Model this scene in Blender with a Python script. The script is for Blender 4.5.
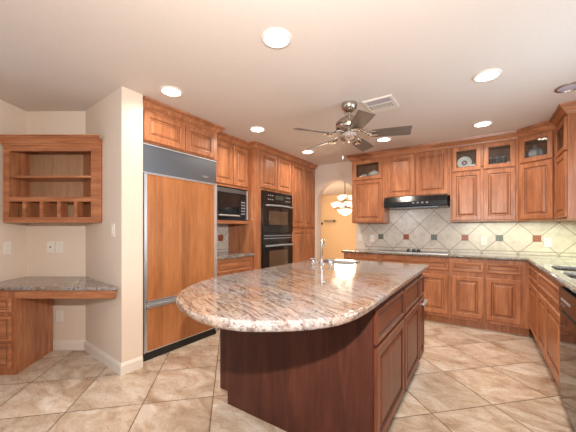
import bpy, bmesh, math, random
from mathutils import Vector, Matrix
random.seed(7)
for o in list(bpy.data.objects): bpy.data.objects.remove(o)
S = bpy.context.scene; C = S.collection
PI = math.pi
YAW = 0.592; CY, SY = math.cos(YAW), math.sin(YAW)
CAMH = 1.24; H = 2.47          # eye height, ceiling height
# ------------------------------------------------------------ camera, world, light, exposure
cd = bpy.data.cameras.new('camera'); cam = bpy.data.objects.new('camera', cd); C.objects.link(cam)
cam.location = (0, 0, CAMH); cam.rotation_euler = (PI/2, 0, YAW)
cd.sensor_width = 36; cd.lens = 18.0; cd.shift_y = 14/576; cd.clip_start = .02
S.camera = cam
S.view_settings.view_transform = 'Standard'; S.view_settings.look = 'None'
S.view_settings.gamma = 1; S.view_settings.use_curve_mapping = False
S.view_settings.exposure = 0.08
W = bpy.data.worlds.new('world'); S.world = W; W.use_nodes = True
W.node_tree.nodes['Background'].inputs[0].default_value = (.62, .72, .85, 1)
W.node_tree.nodes['Background'].inputs[1].default_value = 1.0

def area(name, loc, rot, sx, sy, power, col, shape='RECTANGLE', spread=PI):
    l = bpy.data.lights.new(name, 'AREA'); l.shape = shape; l.size = sx; l.size_y = sy
    l.energy = power; l.color = col; l.spread = spread
    o = bpy.data.objects.new(name, l); C.objects.link(o); o.location = loc; o.rotation_euler = rot
    return o
# daylight through the window over the sink (right wall) and through the wide window behind the photographer
area('window_daylight', (1.02, 2.5, 1.55), (PI/2, 0, PI/2), 1.3, .9, 22, (.62, .83, 1.0))
area('rear_window_daylight', (-1.3, -2.72, 1.5), (PI/2, 0, 0), 3.2, 1.5, 10, (1.0, .96, .90))
area('side_window_daylight', (-4.5, -1.2, 1.5), (PI/2, 0, -PI/2), 2.0, 1.5, 26, (.52, .76, 1.0))
# photographer's flash just above the camera
area('camera_flash', (0.02, -.05, 1.60), (PI/2+.16, 0, YAW), .05, .05, 76, (1, .96, .90))

# ------------------------------------------------------------ materials
def newmat(name):
    m = bpy.data.materials.new(name); m.use_nodes = True
    nt = m.node_tree; b = nt.nodes['Principled BSDF']
    return m, nt, b
def N(nt, t, **k):
    n = nt.nodes.new(t)
    for a, v in k.items():
        if a.startswith('i_'):
            key = a[2:]; key = int(key) if key.isdigit() else key.replace('_', ' ')
            n.inputs[key].default_value = v
        else: setattr(n, a, v)
    return n
def ramp(nt, src, stops, interp='LINEAR'):
    r = nt.nodes.new('ShaderNodeValToRGB'); r.color_ramp.interpolation = interp
    el = r.color_ramp.elements
    while len(el) < len(stops): el.new(.5)
    for e, (p, c) in zip(el, stops): e.position = p; e.color = (*c, 1) if len(c) == 3 else c
    nt.links.new(src, r.inputs[0]); return r.outputs[0]
def mixc(nt, f, a, b, mode='MIX'):
    n = nt.nodes.new('ShaderNodeMix'); n.data_type = 'RGBA'; n.blend_type = mode
    for s, v in ((n.inputs[0], f), (n.inputs[6], a), (n.inputs[7], b)):
        if hasattr(v, 'links'): nt.links.new(v, s)
        elif isinstance(v, (int, float)): s.default_value = v
        else: s.default_value = (*v, 1)
    return n.outputs[2]
def math_(nt, op, a, b=None, c=None):
    n = nt.nodes.new('ShaderNodeMath'); n.operation = op
    for i, v in enumerate((a, b, c)):
        if v is None: continue
        if hasattr(v, 'links'): nt.links.new(v, n.inputs[i])
        else: n.inputs[i].default_value = v
    return n.outputs[0]
def coords(nt, scale=(1, 1, 1), rot=(0, 0, 0), kind='Object'):
    t = nt.nodes.new('ShaderNodeTexCoord'); m = nt.nodes.new('ShaderNodeMapping')
    m.inputs['Scale'].default_value = scale; m.inputs['Rotation'].default_value = rot
    nt.links.new(t.outputs[kind], m.inputs[0]); return m.outputs[0]
def noise(nt, vec, scale, detail=3, rough=.5, dist=0):
    n = N(nt, 'ShaderNodeTexNoise'); n.inputs['Scale'].default_value = scale
    n.inputs['Detail'].default_value = detail; n.inputs['Roughness'].default_value = rough
    n.inputs['Distortion'].default_value = dist
    nt.links.new(vec, n.inputs['Vector']); return n.outputs['Fac']
def bump(nt, b, h, strength=.1, dist=.01):
    n = nt.nodes.new('ShaderNodeBump'); n.inputs['Strength'].default_value = strength
    n.inputs['Distance'].default_value = dist
    nt.links.new(h, n.inputs['Height']); nt.links.new(n.outputs[0], b.inputs['Normal'])
def plain(name, col, rough=.5, metal=0, emit=0, ecol=None, trans=0, spec=None):
    m, nt, b = newmat(name)
    b.inputs['Base Color'].default_value = (*col, 1); b.inputs['Roughness'].default_value = rough
    b.inputs['Metallic'].default_value = metal
    if trans: b.inputs['Transmission Weight'].default_value = trans
    if spec is not None: b.inputs['Specular IOR Level'].default_value = spec
    if emit:
        b.inputs['Emission Color'].default_value = (*(ecol or col), 1); b.inputs['Emission Strength'].default_value = emit
    return m
def fine(name, col, var=.06, scale=30, rough=.6, bmp=.05):
    m, nt, b = newmat(name); v = coords(nt)
    n = noise(nt, v, scale, 4)
    c2 = tuple(max(0, x*(1-var)) for x in col); c1 = tuple(min(1, x*(1+var)) for x in col)
    nt.links.new(ramp(nt, n, [(.3, c2), (.7, c1)]), b.inputs['Base Color'])
    b.inputs['Roughness'].default_value = rough
    if bmp: bump(nt, b, n, bmp, .004)
    return m
def wood(name, dark, mid, light, rough=.34, scale=1.0, band=.5, horiz=False, planks=False, spec=.45):
    m, nt, b = newmat(name)
    t = nt.nodes.new('ShaderNodeTexCoord'); oi = nt.nodes.new('ShaderNodeObjectInfo')
    off = N(nt, 'ShaderNodeVectorMath', operation='SCALE'); cx = nt.nodes.new('ShaderNodeCombineXYZ')
    for i in range(3): nt.links.new(oi.outputs['Random'], cx.inputs[i])
    nt.links.new(cx.outputs[0], off.inputs[0]); off.inputs['Scale'].default_value = 37.0
    ad = N(nt, 'ShaderNodeVectorMath', operation='ADD')
    nt.links.new(t.outputs['Object'], ad.inputs[0]); nt.links.new(off.outputs[0], ad.inputs[1])
    mp = nt.nodes.new('ShaderNodeMapping'); nt.links.new(ad.outputs[0], mp.inputs[0])
    mp.inputs['Scale'].default_value = (1.3, 14, 14) if horiz else (14, 14, 1.3)
    v = mp.outputs[0]
    n1 = noise(nt, v, 1.1*scale, 5, .6, 1.2)
    n2 = noise(nt, v, 6*scale, 4, .7, .4)
    mp2 = nt.nodes.new('ShaderNodeMapping'); nt.links.new(ad.outputs[0], mp2.inputs[0])
    mp2.inputs['Scale'].default_value = (1, 3, 3) if horiz else (3, 3, 1)
    n3 = noise(nt, mp2.outputs[0], 2.2, 2, .5, .8)
    s = math_(nt, 'ADD', math_(nt, 'MULTIPLY', n1, .5), math_(nt, 'MULTIPLY', n2, .25))
    s = math_(nt, 'ADD', s, math_(nt, 'MULTIPLY', n3, .25))
    if planks:
        sx = nt.nodes.new('ShaderNodeSeparateXYZ'); nt.links.new(t.outputs['Object'], sx.inputs[0])
        fl = math_(nt, 'FLOOR', math_(nt, 'MULTIPLY', sx.outputs[0], 9.5))
        wn = N(nt, 'ShaderNodeTexWhiteNoise', noise_dimensions='1D'); nt.links.new(fl, wn.inputs['W'])
        s = math_(nt, 'ADD', s, math_(nt, 'MULTIPLY', math_(nt, 'SUBTRACT', wn.outputs[0], .5), .14))
    rnd = math_(nt, 'MULTIPLY', math_(nt, 'SUBTRACT', oi.outputs['Random'], .5), .05)
    s = math_(nt, 'ADD', s, rnd)
    col = ramp(nt, s, [(.30, dark), (.5, mid), (.68, light)])
    nt.links.new(col, b.inputs['Base Color']); b.inputs['Roughness'].default_value = rough
    b.inputs['Specular IOR Level'].default_value = spec
    bump(nt, b, n2, .08, .003)
    return m
M = {}
WC = ((.18, .056, .022), (.39, .145, .062), (.60, .265, .125))
M['wood'] = wood('alder_wood', *WC)
M['wood_h'] = wood('alder_wood_rail', *WC, horiz=True)
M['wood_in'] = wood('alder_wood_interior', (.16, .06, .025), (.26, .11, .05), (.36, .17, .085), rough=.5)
M['ply'] = wood('plywood_back', (.30, .15, .075), (.40, .22, .12), (.50, .30, .18), rough=.5)
M['panel'] = wood('fridge_panel_wood', (.26, .092, .032), (.39, .148, .052), (.50, .205, .080), rough=.3, planks=True)
M['cherry'] = wood('island_cherry_wood', (.045, .014, .009), (.080, .025, .015), (.125, .040, .024), rough=.42, spec=.22)
M['island_door'] = wood('island_door_wood', (.085, .024, .012), (.150, .044, .022), (.22, .072, .036), rough=.32, spec=.3)
M['glaze'] = plain('dark_glaze_line', (.17, .062, .026), .45)
M['glaze_dark'] = plain('dark_glaze_line_cherry', (.035, .012, .008), .45)
M['steel'] = plain('brushed_steel', (.72, .73, .75), .35, .85)
M['steel_grille'] = plain('steel_grille', (.24, .27, .31), .38, 1)
M['chrome'] = plain('chrome', (.8, .8, .82), .08, 1)
M['nickel'] = plain('brushed_nickel', (.50, .44, .38), .26, 1)
M['black'] = plain('black_enamel', (.010, .010, .011), .18)
M['blackglass'] = plain('black_glass', (.012, .011, .011), .05)
M['ovenwin'] = plain('oven_window', (.10, .062, .04), .08)
M['matteblack'] = plain('matte_black', (.012, .011, .010), .6)
M['grey'] = plain('grey_plastic', (.25, .26, .28), .4)
M['white'] = plain('white_plastic', (.78, .74, .68), .4)
M['trimwhite'] = fine('white_trim_paint', (.76, .68, .60), .02, 20, .45, 0)
M['wall'] = fine('cream_wall_paint', (.74, .61, .505), .025, 45, .75, .05)
M['ceil'] = fine('cream_ceiling_paint', (.68, .595, .535), .02, 60, .8, .08)
M['dining'] = fine('apricot_wall_paint', (.80, .56, .32), .03, 30, .8, .03)
M['blade'] = wood('taupe_blade', (.10, .075, .06), (.14, .105, .085), (.18, .14, .115), rough=.35, horiz=True)
M['ceramic'] = plain('white_ceramic', (.88, .87, .85), .2)
M['greyceramic'] = plain('grey_ceramic', (.42, .40, .43), .3)
M['darkglass'] = plain('dark_jar_glass', (.05, .055, .06), .15)
M['pink'] = plain('pink_ceramic', (.70, .50, .42), .3)
M['lens'] = plain('lamp_lens', (1, .9, .78), .4, emit=14, ecol=(1, .91, .80))
M['sinksteel'] = plain('brushed_sink_steel', (.30, .31, .33), .3, 1)
M['lilac'] = plain('lilac_grey_metal', (.42, .37, .42), .4)
M['lens_off'] = plain('unlit_lamp_lens', (.50, .47, .56), .15)
M['tube'] = plain('fluorescent_tube', (.9, 1, .8), .4, emit=6, ecol=(.88, 1, .78))
M['shade'] = plain('lit_glass_shade', (.95, .90, .82), .3, emit=1.0, ecol=(1, .86, .68))
M['bronze'] = plain('bronze', (.12, .07, .04), .35, .9)
M['accent_green'] = fine('slate_green_tile', (.135, .14, .115), .3, 60, .35)
M['accent_red'] = fine('copper_red_tile', (.27, .075, .03), .3, 60, .35)
M['sinkbowl'] = fine('brown_composite', (.06, .042, .034), .2, 60, .6)
M['skyglass'] = plain('window_sky_glass', (.8, .9, 1), .1, trans=.9)
def glassmat():
    m = bpy.data.materials.new('clear_glass'); m.use_nodes = True; nt = m.node_tree; nt.nodes.clear()
    o = nt.nodes.new('ShaderNodeOutputMaterial'); g = nt.nodes.new('ShaderNodeBsdfGlossy'); t = nt.nodes.new('ShaderNodeBsdfTransparent')
    g.inputs['Roughness'].default_value = .04; mx = nt.nodes.new('ShaderNodeMixShader'); f = nt.nodes.new('ShaderNodeFresnel')
    t.inputs[0].default_value = (.93, .95, .94, 1)
    nt.links.new(f.outputs[0], mx.inputs[0]); nt.links.new(t.outputs[0], mx.inputs[1]); nt.links.new(g.outputs[0], mx.inputs[2])
    nt.links.new(mx.outputs[0], o.inputs[0]); return m
M['glass'] = glassmat()
def granite(name, rotz, base, streak, fleck, rough=.08):
    m, nt, b = newmat(name)
    v = coords(nt)
    vr = coords(nt, (1, 1, 1), (0, 0, rotz))
    st = nt.nodes.new('ShaderNodeMapping'); nt.links.new(vr, st.inputs[0]); st.inputs['Scale'].default_value = (.75, 5.5, 5)
    n1 = noise(nt, st.outputs[0], 2.0, 7, .66, 1.8)      # flowing bands
    n2 = noise(nt, st.outputs[0], 8, 6, .72, 1.2)        # fine streaks
    n3 = noise(nt, v, 2.4, 2, .5, .6)                    # broad pink / grey clouds
    n4 = noise(nt, v, 48, 4, .8)                         # crystals
    n5 = noise(nt, v, 140, 1, .5)
    c = ramp(nt, n1, [(.34, base[0]), (.44, base[1]), (.52, base[2]), (.60, base[1]), (.68, base[0])])
    c = mixc(nt, ramp(nt, n3, [(.44, (0, 0, 0)), (.58, (.8, .8, .8))]), c, (.29, .28, .285))
    c = mixc(nt, ramp(nt, n2, [(.50, (0, 0, 0)), (.60, (.85, .85, .85))]), c, streak)
    c = mixc(nt, ramp(nt, n2, [(.34, (.6, .6, .6)), (.46, (0, 0, 0))]), c, (.50, .42, .35))
    c = mixc(nt, ramp(nt, n4, [(.37, (.9, .9, .9)), (.45, (0, 0, 0))]), c, fleck)
    c = mixc(nt, ramp(nt, n5, [(.62, (0, 0, 0)), (.70, (.5, .5, .5))]), c, (.42, .36, .30))
    nt.links.new(c, b.inputs['Base Color']); b.inputs['Roughness'].default_value = rough
    return m
M['granite'] = granite('island_granite', .44, ((.19, .105, .07), (.29, .18, .12), (.36, .26, .19)), (.115, .072, .06), (.07, .04, .035))
M['granite_dark'] = granite('counter_granite', .3, ((.13, .10, .075), (.21, .175, .135), (.29, .26, .205)), (.10, .075, .065), (.03, .025, .025), .07)
def tilefloor():
    m, nt, b = newmat('travertine_floor_tile')
    t = nt.nodes.new('ShaderNodeTexCoord'); s = nt.nodes.new('ShaderNodeSeparateXYZ'); nt.links.new(t.outputs['Object'], s.inputs[0])
    P = .69
    u = math_(nt, 'DIVIDE', math_(nt, 'ADD', math_(nt, 'ADD', s.outputs[0], s.outputs[1]), .19), P)
    w = math_(nt, 'DIVIDE', math_(nt, 'SUBTRACT', math_(nt, 'SUBTRACT', s.outputs[1], s.outputs[0]), 3.13), P)
    def edge(q): return math_(nt, 'ABSOLUTE', math_(nt, 'SUBTRACT', math_(nt, 'FRACT', math_(nt, 'ADD', q, .5)), .5))
    d = math_(nt, 'MINIMUM', edge(u), edge(w))
    g = ramp(nt, d, [(.005, (1, 1, 1)), (.009, (0, 0, 0))])
    cid = nt.nodes.new('ShaderNodeCombineXYZ')
    nt.links.new(math_(nt, 'FLOOR', u), cid.inputs[0]); nt.links.new(math_(nt, 'FLOOR', w), cid.inputs[1])
    wn = N(nt, 'ShaderNodeTexWhiteNoise', noise_dimensions='2D'); nt.links.new(cid.outputs[0], wn.inputs['Vector'])
    off = N(nt, 'ShaderNodeVectorMath', operation='MULTIPLY_ADD'); nt.links.new(wn.outputs['Color'], off.inputs[0])
    off.inputs[1].default_value = (9, 9, 9); nt.links.new(t.outputs['Object'], off.inputs[2])
    mp = nt.nodes.new('ShaderNodeMapping'); nt.links.new(off.outputs[0], mp.inputs[0]); mp.inputs['Rotation'].default_value = (0, 0, .3); mp.inputs['Scale'].default_value = (1, 1.8, 1)
    n1 = noise(nt, mp.outputs[0], 2.6, 8, .62, 1.0); n2 = noise(nt, mp.outputs[0], 11, 6, .7, 1.2); n3 = noise(nt, mp.outputs[0], 45, 3, .6)
    c = ramp(nt, n1, [(.32, (.36, .235, .155)), (.43, (.51, .38, .275)), (.52, (.62, .495, .385)), (.64, (.74, .65, .56))])
    c = mixc(nt, ramp(nt, n2, [(.52, (0, 0, 0)), (.64, (.6, .6, .6))]), c, (.40, .27, .18))
    c = mixc(nt, ramp(nt, n3, [(.62, (0, 0, 0)), (.72, (.35, .35, .35))]), c, (.34, .26, .20))
    hv = math_(nt, 'ADD', math_(nt, 'MULTIPLY', wn.outputs['Value'], .16), .88)
    cc = N(nt, 'ShaderNodeVectorMath', operation='SCALE'); nt.links.new(c, cc.inputs[0]); nt.links.new(hv, cc.inputs['Scale'])
    c = mixc(nt, g, cc.outputs[0], (.12, .075, .05))
    nt.links.new(c, b.inputs['Base Color'])
    r = ramp(nt, n2, [(.3, (.22, .22, .22)), (.7, (.36, .36, .36))]); nt.links.new(r, b.inputs['Roughness'])
    bump(nt, b, math_(nt, 'SUBTRACT', math_(nt, 'MULTIPLY', n2, .3), g), .25, .004)
    return m
M['floor'] = tilefloor()
def tilesplash(swap=False):
    m, nt, b = newmat('diagonal_backsplash_tile' + ('_side' if swap else ''))
    t = nt.nodes.new('ShaderNodeTexCoord'); s = nt.nodes.new('ShaderNodeSeparateXYZ'); nt.links.new(t.outputs['Object'], s.inputs[0])
    x = s.outputs[1 if swap else 0]; z = math_(nt, 'SUBTRACT', s.outputs[2], .93)
    def edge(q): return math_(nt, 'ABSOLUTE', math_(nt, 'SUBTRACT', math_(nt, 'FRACT', math_(nt, 'ADD', q, .5)), .5))
    u = math_(nt, 'DIVIDE', math_(nt, 'ADD', x, z), .4); w = math_(nt, 'DIVIDE', math_(nt, 'SUBTRACT', x, z), .4)
    d = math_(nt, 'MINIMUM', edge(u), edge(w))
    hz = math_(nt, 'ABSOLUTE', math_(nt, 'SUBTRACT', z, .025))
    g = math_(nt, 'MAXIMUM', ramp(nt, d, [(.008, (1, 1, 1)), (.015, (0, 0, 0))]), ramp(nt, hz, [(.003, (1, 1, 1)), (.005, (0, 0, 0))]))
    cid = nt.nodes.new('ShaderNodeCombineXYZ')
    nt.links.new(math_(nt, 'FLOOR', u), cid.inputs[0]); nt.links.new(math_(nt, 'FLOOR', w), cid.inputs[1])
    wn = N(nt, 'ShaderNodeTexWhiteNoise', noise_dimensions='2D'); nt.links.new(cid.outputs[0], wn.inputs['Vector'])
    v = coords(nt, (1, 1, 1), (0, .4, 0)); n = noise(nt, v, 9, 6, .6, 1)
    c = ramp(nt, n, [(.3, (.50, .42, .35)), (.5, (.59, .51, .43)), (.7, (.66, .59, .51))])
    hv = math_(nt, 'ADD', math_(nt, 'MULTIPLY', wn.outputs['Value'], .12), .93)
    cc = N(nt, 'ShaderNodeVectorMath', operation='SCALE'); nt.links.new(c, cc.inputs[0]); nt.links.new(hv, cc.inputs['Scale'])
    nt.links.new(mixc(nt, g, cc.outputs[0], (.24, .17, .12)), b.inputs['Base Color'])
    b.inputs['Roughness'].default_value = .3
    bump(nt, b, math_(nt, 'SUBTRACT', math_(nt, 'MULTIPLY', n, .3), g), .3, .004)
    return m
M['splash'] = tilesplash()
M['splash_side'] = tilesplash(True)

# ------------------------------------------------------------ mesh helpers
class MB:
    def __init__(s): s.bm = bmesh.new()
    def poly(s, pts):
        return s.bm.faces.new([s.bm.verts.new(p) for p in pts])
    def box(s, x0, x1, y0, y1, z0, z1, bev=0):
        x0, x1 = min(x0, x1), max(x0, x1); y0, y1 = min(y0, y1), max(y0, y1); z0, z1 = min(z0, z1), max(z0, z1)
        v = [s.bm.verts.new((x, y, z)) for z in (z0, z1) for y in (y0, y1) for x in (x0, x1)]
        fs = [s.bm.faces.new([v[i] for i in q]) for q in ((0, 2, 3, 1), (4, 5, 7, 6), (0, 1, 5, 4), (2, 6, 7, 3), (0, 4, 6, 2), (1, 3, 7, 5))]
        if bev:
            es = list({e for f in fs for e in f.edges})
            bmesh.ops.bevel(s.bm, geom=es, offset=bev, segments=2, affect='EDGES', profile=.7)
        return s
    def prism(s, pts, z0, z1):
        a = [s.bm.verts.new((x, y, z0)) for x, y in pts]; b = [s.bm.verts.new((x, y, z1)) for x, y in pts]
        s.bm.faces.new(a[::-1]); s.bm.faces.new(b); n = len(pts)
        for i in range(n): s.bm.faces.new([a[i], a[(i+1) % n], b[(i+1) % n], b[i]])
        return s
    def prism_y(s, pts, y0, y1):     # pts in (x, z)
        a = [s.bm.verts.new((x, y0, z)) for x, z in pts]; b = [s.bm.verts.new((x, y1, z)) for x, z in pts]
        s.bm.faces.new(a); s.bm.faces.new(b[::-1]); n = len(pts)
        for i in range(n): s.bm.faces.new([a[(i+1) % n], a[i], b[i], b[(i+1) % n]])
        return s
    def rings(s, rings, cap0=True, cap1=True, glaze=()):
        R = [[s.bm.verts.new(p) for p in r] for r in rings]; n = len(R[0])
        for j, (a, b) in enumerate(zip(R, R[1:])):
            for i in range(n):
                f = s.bm.faces.new([a[i], a[(i+1) % n], b[(i+1) % n], b[i]])
                if j in glaze: f.material_index = 1
        if cap0: s.bm.faces.new(R[0][::-1])
        if cap1: s.bm.faces.new(R[-1])
        return s
    def lathe(s, prof, cx=0, cy=0, cz=0, seg=24, cap0=True, cap1=True):
        return s.rings([[(cx+r*math.cos(2*PI*i/seg), cy+r*math.sin(2*PI*i/seg), cz+z) for i in range(seg)] for r, z in prof], cap0, cap1)
    def tube(s, pts, r, seg=10, rs=None):
        pts = [Vector(p) for p in pts]; rr = []
        up = Vector((0, 0, 1))
        for i, p in enumerate(pts):
            d = (pts[min(i+1, len(pts)-1)]-pts[max(i-1, 0)]).normalized()
            q = up if abs(d.dot(up)) < .95 else Vector((0, 1, 0))
            if i == 0 or True:
                a = d.cross(q).normalized(); b_ = d.cross(a).normalized()
            if rr and a.dot(pa) < 0: a, b_ = -a, -b_
            pa = a; k = rs[i] if rs else r
            rr.append([tuple(p+a*k*math.cos(2*PI*j/seg)+b_*k*math.sin(2*PI*j/seg)) for j in range(seg)])
        return s.rings(rr)
    def build(s, name, mat, parent=None, smooth=False, loc=None, rot=None):
        bmesh.ops.recalc_face_normals(s.bm, faces=s.bm.faces)
        me = bpy.data.meshes.new(name); s.bm.to_mesh(me); s.bm.free()
        if smooth:
            me.shade_smooth()
            try: me.set_sharp_from_angle(angle=.7)
            except Exception: pass
        me.materials.append(M[mat] if isinstance(mat, str) else mat)
        if any(p.material_index for p in me.polygons): me.materials.append(M['glaze_dark'] if mat == 'island_door' else M['glaze'])
        o = bpy.data.objects.new(name, me); C.objects.link(o)
        if parent: o.parent = parent
        if loc: o.location = loc
        if rot: o.rotation_euler = rot
        return o
def tag(o, label, cat, group=None, kind=None):
    o['label'] = label; o['category'] = cat
    if group: o['group'] = group
    if kind: o['kind'] = kind
    return o
def struct(o, label=None):
    o['kind'] = 'structure'
    if label: o['label'] = label
    return o
# frames: local x runs to the right along a front, local y goes into the cabinet
FR = {'left': PI/2, 'back': 0, 'right': -PI/2, 'nook': YAW}
def thing(name, label, cat, frame, x, y, z=0, group=None):
    a = FR[frame]; o = bpy.data.objects.new(name, None); C.objects.link(o); o.empty_display_size = .1
    o.location = (x*math.cos(a)-y*math.sin(a), x*math.sin(a)+y*math.cos(a), z); o.rotation_euler = (0, 0, a)
    return tag(o, label, cat, group)
def door_front(mb, x0, x1, z0, z1, style='raised', y=0):
    w, h = x1-x0, z1-z0; fr = min(.058, .27*min(w, h))
    if style == 'drawer': fr = min(.028, .25*h)
    prof = [(0, 0), (0, -.014), (.005, -.020), (fr-.010, -.020), (fr-.004, -.016), (fr, -.009), (fr+.008, -.008)]
    if style == 'glass':
        prof = prof[:6] + [(fr, 0)]
    elif style == 'drawer': prof += [(fr+.014, -.010)]
    else: prof += [(fr+.013, -.008), (fr+.019, -.010), (fr+.034, -.018)]
    R = [[(x0+i, y+d, z0+i), (x1-i, y+d, z0+i), (x1-i, y+d, z1-i), (x0+i, y+d, z1-i)] for i, d in prof]
    if style == 'glass':
        R.append(R[0]); V = [[mb.bm.verts.new(p) for p in r] for r in R[:-1]]; V.append(V[0])
        for j, (a, b) in enumerate(zip(V, V[1:])):
            for i in range(4):
                f = mb.bm.faces.new([a[i], a[(i+1) % 4], b[(i+1) % 4], b[i]])
                if j == 4: f.material_index = 1
    else: mb.rings(R, glaze=(4, 7) if style == 'raised' else (4, 6))
    return fr
def fronts(t, lst, x0, mat='wood', y=-.0006):
    """lst of (kind, x0, x1, z0, z1) in run coordinates; x0 is the thing's own run coordinate"""
    out = []
    for kind, a, b, c, d in lst:
        mb = MB(); ox, oz = (a+b)/2, (c+d)/2; tz = t.location.z
        fr = door_front(mb, a-ox, b-ox, c-oz, d-oz, {'door': 'raised', 'drawer': 'drawer', 'glass': 'glass'}[kind])
        o = mb.build('drawer' if kind == 'drawer' else 'door', (mat+'_h') if kind == 'drawer' and mat == 'wood' else mat, t)
        o.location = (ox-x0, y, oz-tz)
        if kind == 'glass':
            o['label'] = 'glass-fronted door'
            g = MB().box(a-ox+fr-.004, b-ox-fr+.004, -.009, -.005, c-oz+fr-.004, d-oz-fr+.004).build('glass_pane', 'glass', o)
            g['label'] = 'clear glass pane'
        out.append(o)
    return out
def cabinet(name, label, frame, x0, x1, yf, dep, z0, z1, fl, toe=0, mat='wood', open_z=None, hollow=None, shellcat='cabinet', group=None):
    t = thing(name, label, shellcat, frame, x0, yf, z0, group); w = x1-x0; h = z1-z0
    mb = MB()
    if hollow:
        mb.box(0, w, 0, dep, toe, hollow).box(0, w, 0, .02, hollow, h).box(0, w, dep-.02, dep, hollow, h)
    elif open_z is None: mb.box(0, w, 0, dep, toe, h)
    else:
        a, b = open_z[0]-z0, open_z[1]-z0
        mb.box(0, w, 0, dep, 0, a-.018)
        mb.box(0, .018, 0, dep, a-.018, h); mb.box(w-.018, w, 0, dep, a-.018, h)
        mb.box(.018, w-.018, 0, dep, b, h)
        if len(open_z) > 2:
            for m_ in open_z[2]: mb.box(m_-x0-.02, m_-x0+.02, 0, .02, a, b)
        mb.box(.018, .045, 0, .02, a, b); mb.box(w-.045, w-.018, 0, .02, a, b)
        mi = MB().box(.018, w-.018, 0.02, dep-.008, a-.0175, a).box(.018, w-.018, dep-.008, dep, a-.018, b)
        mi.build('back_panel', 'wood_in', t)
    if toe: MB().box(.0, w, .075, dep, 0, toe-.001).build('toe_kick', mat, t)
    mb.build('body', mat, t)
    fronts(t, fl, x0, mat)
    return t
def sweep(path, prof, gcol=()):
    """path: list of (x,y) world, room on the LEFT-hand side of travel; prof (out, z)"""
    n = len(path); mb = MB(); R = []
    for i in range(n):
        p = Vector(path[i]); 
        d0 = (p-Vector(path[i-1])).normalized() if i else None
        d1 = (Vector(path[i+1])-p).normalized() if i < n-1 else None
        nn = []
        for d in (d0, d1):
            if d is not None: nn.append(Vector((-d.y, d.x)))
        if len(nn) == 2:
            m_ = (nn[0]+nn[1]); m_ = m_/(1+nn[0].dot(nn[1]))
        else: m_ = nn[0]
        R.append([(p.x+m_.x*o, p.y+m_.y*o, z) for o, z in prof])
    V = [[mb.bm.verts.new(p) for p in r] for r in R]; k = len(prof)
    for a, b in zip(V, V[1:]):
        for j in range(k):
            f = mb.bm.faces.new([a[j], a[(j+1) % k], b[(j+1) % k], b[j]])
            if j in gcol: f.material_index = 1
    mb.bm.faces.new(V[0][::-1]); mb.bm.faces.new(V[-1]); return mb

# ------------------------------------------------------------ structure
BW = 4.88; LW = -3.32; RW = 1.06
struct(MB().box(-7, 2, -3.1, 10.5, -.1, 0).build('floor', 'floor'))
struct(MB().box(-7, 2, -3.1, 10.5, H, H+.1).build('ceiling', 'ceil'))
# back wall with arched doorway
ax, ar, az = -2.221, .386, 1.767
mb = MB()
def back_wall(mb, y0, y1, xl, xr):
    arc = [(ax+ar*math.cos(PI-PI*i/24), az+ar*math.sin(PI-PI*i/24)) for i in range(25)]
    for y in (y0, y1):
        for i in range(24):
            (xa, za), (xb, zb) = arc[i], arc[i+1]
            mb.poly([(xa, y, za), (xb, y, zb), (xb, y, H), (xa, y, H)])
        mb.poly([(xl, y, 0), (ax-ar, y, 0), (ax-ar, y, H), (xl, y, H)])
        mb.poly([(ax+ar, y, 0), (xr, y, 0), (xr, y, H), (ax+ar, y, H)])
    inner = [(ax-ar, 0)]+arc+[(ax+ar, 0)]
    for a, b in zip(inner, inner[1:]): mb.poly([(a[0], y0, a[1]), (b[0], y0, b[1]), (b[0], y1, b[1]), (a[0], y1, a[1])])
    for x in (xl, xr): mb.poly([(x, y0, 0), (x, y1, 0), (x, y1, H), (x, y0, H)])
back_wall(mb, BW, BW+.14, LW-.2, RW+.14)
bmesh.ops.remove_doubles(mb.bm, verts=mb.bm.verts, dist=1e-5)
struct(mb.build('wall_back', 'wall'), 'cream wall with an arched doorway')
struct(MB().box(LW-.14, LW, 1.44, BW, 0, H).build('wall_left', 'wall'))
# right wall with a window over the sink
mb = MB(); WY0, WY1, WZ0, WZ1 = 1.8, 3.2, 1.08, 2.0
mb.box(RW, RW+.14, -3, WY0, 0, H).box(RW, RW+.14, WY1, BW, 0, H).box(RW, RW+.14, WY0, WY1, 0, WZ0).box(RW, RW+.14, WY0, WY1, WZ1, H)
struct(mb.build('wall_right', 'wall'))
w = MB().box(RW+.05, RW+.09, WY0, WY1, WZ0, WZ0+.05).box(RW+.05, RW+.09, WY0, WY1, WZ1-.05, WZ1).box(RW+.05, RW+.09, WY0, WY0+.05, WZ0, WZ1).box(RW+.05, RW+.09, WY1-.05, WY1, WZ0, WZ1).box(RW+.05, RW+.09, 2.48, 2.52, WZ0, WZ1).build('window_1', 'trimwhite'); struct(w)
struct(MB().box(RW+.065, RW+.072, WY0+.05, WY1-.05, WZ0+.05, WZ1-.05).build('window_pane', 'glass', w))
# rear wall with wide window
mb = MB(); mb.box(-4.7, -2.9, -2.94, -2.8, 0, H).box(.3, RW+.14, -2.94, -2.8, 0, H).box(-2.9, .3, -2.94, -2.8, 0, .75).box(-2.9, .3, -2.94, -2.8, 2.25, H)
struct(mb.build('wall_rear', 'wall'))
w = MB().box(-2.9, .3, -2.88, -2.84, .75, .81).box(-2.9, .3, -2.88, -2.84, 2.19, 2.25).box(-2.9, -2.84, -2.88, -2.84, .75, 2.25).box(.24, .3, -2.88, -2.84, .75, 2.25).box(-1.33, -1.27, -2.88, -2.84, .75, 2.25).build('window_2', 'trimwhite'); struct(w)
struct(MB().box(-2.84, .24, -2.865, -2.858, .81, 2.19).build('window_pane', 'glass', w))
def c2w(X, Y): return (CY*X-SY*Y, SY*X+CY*Y)      # nook (camera-parallel) frame -> world
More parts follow.
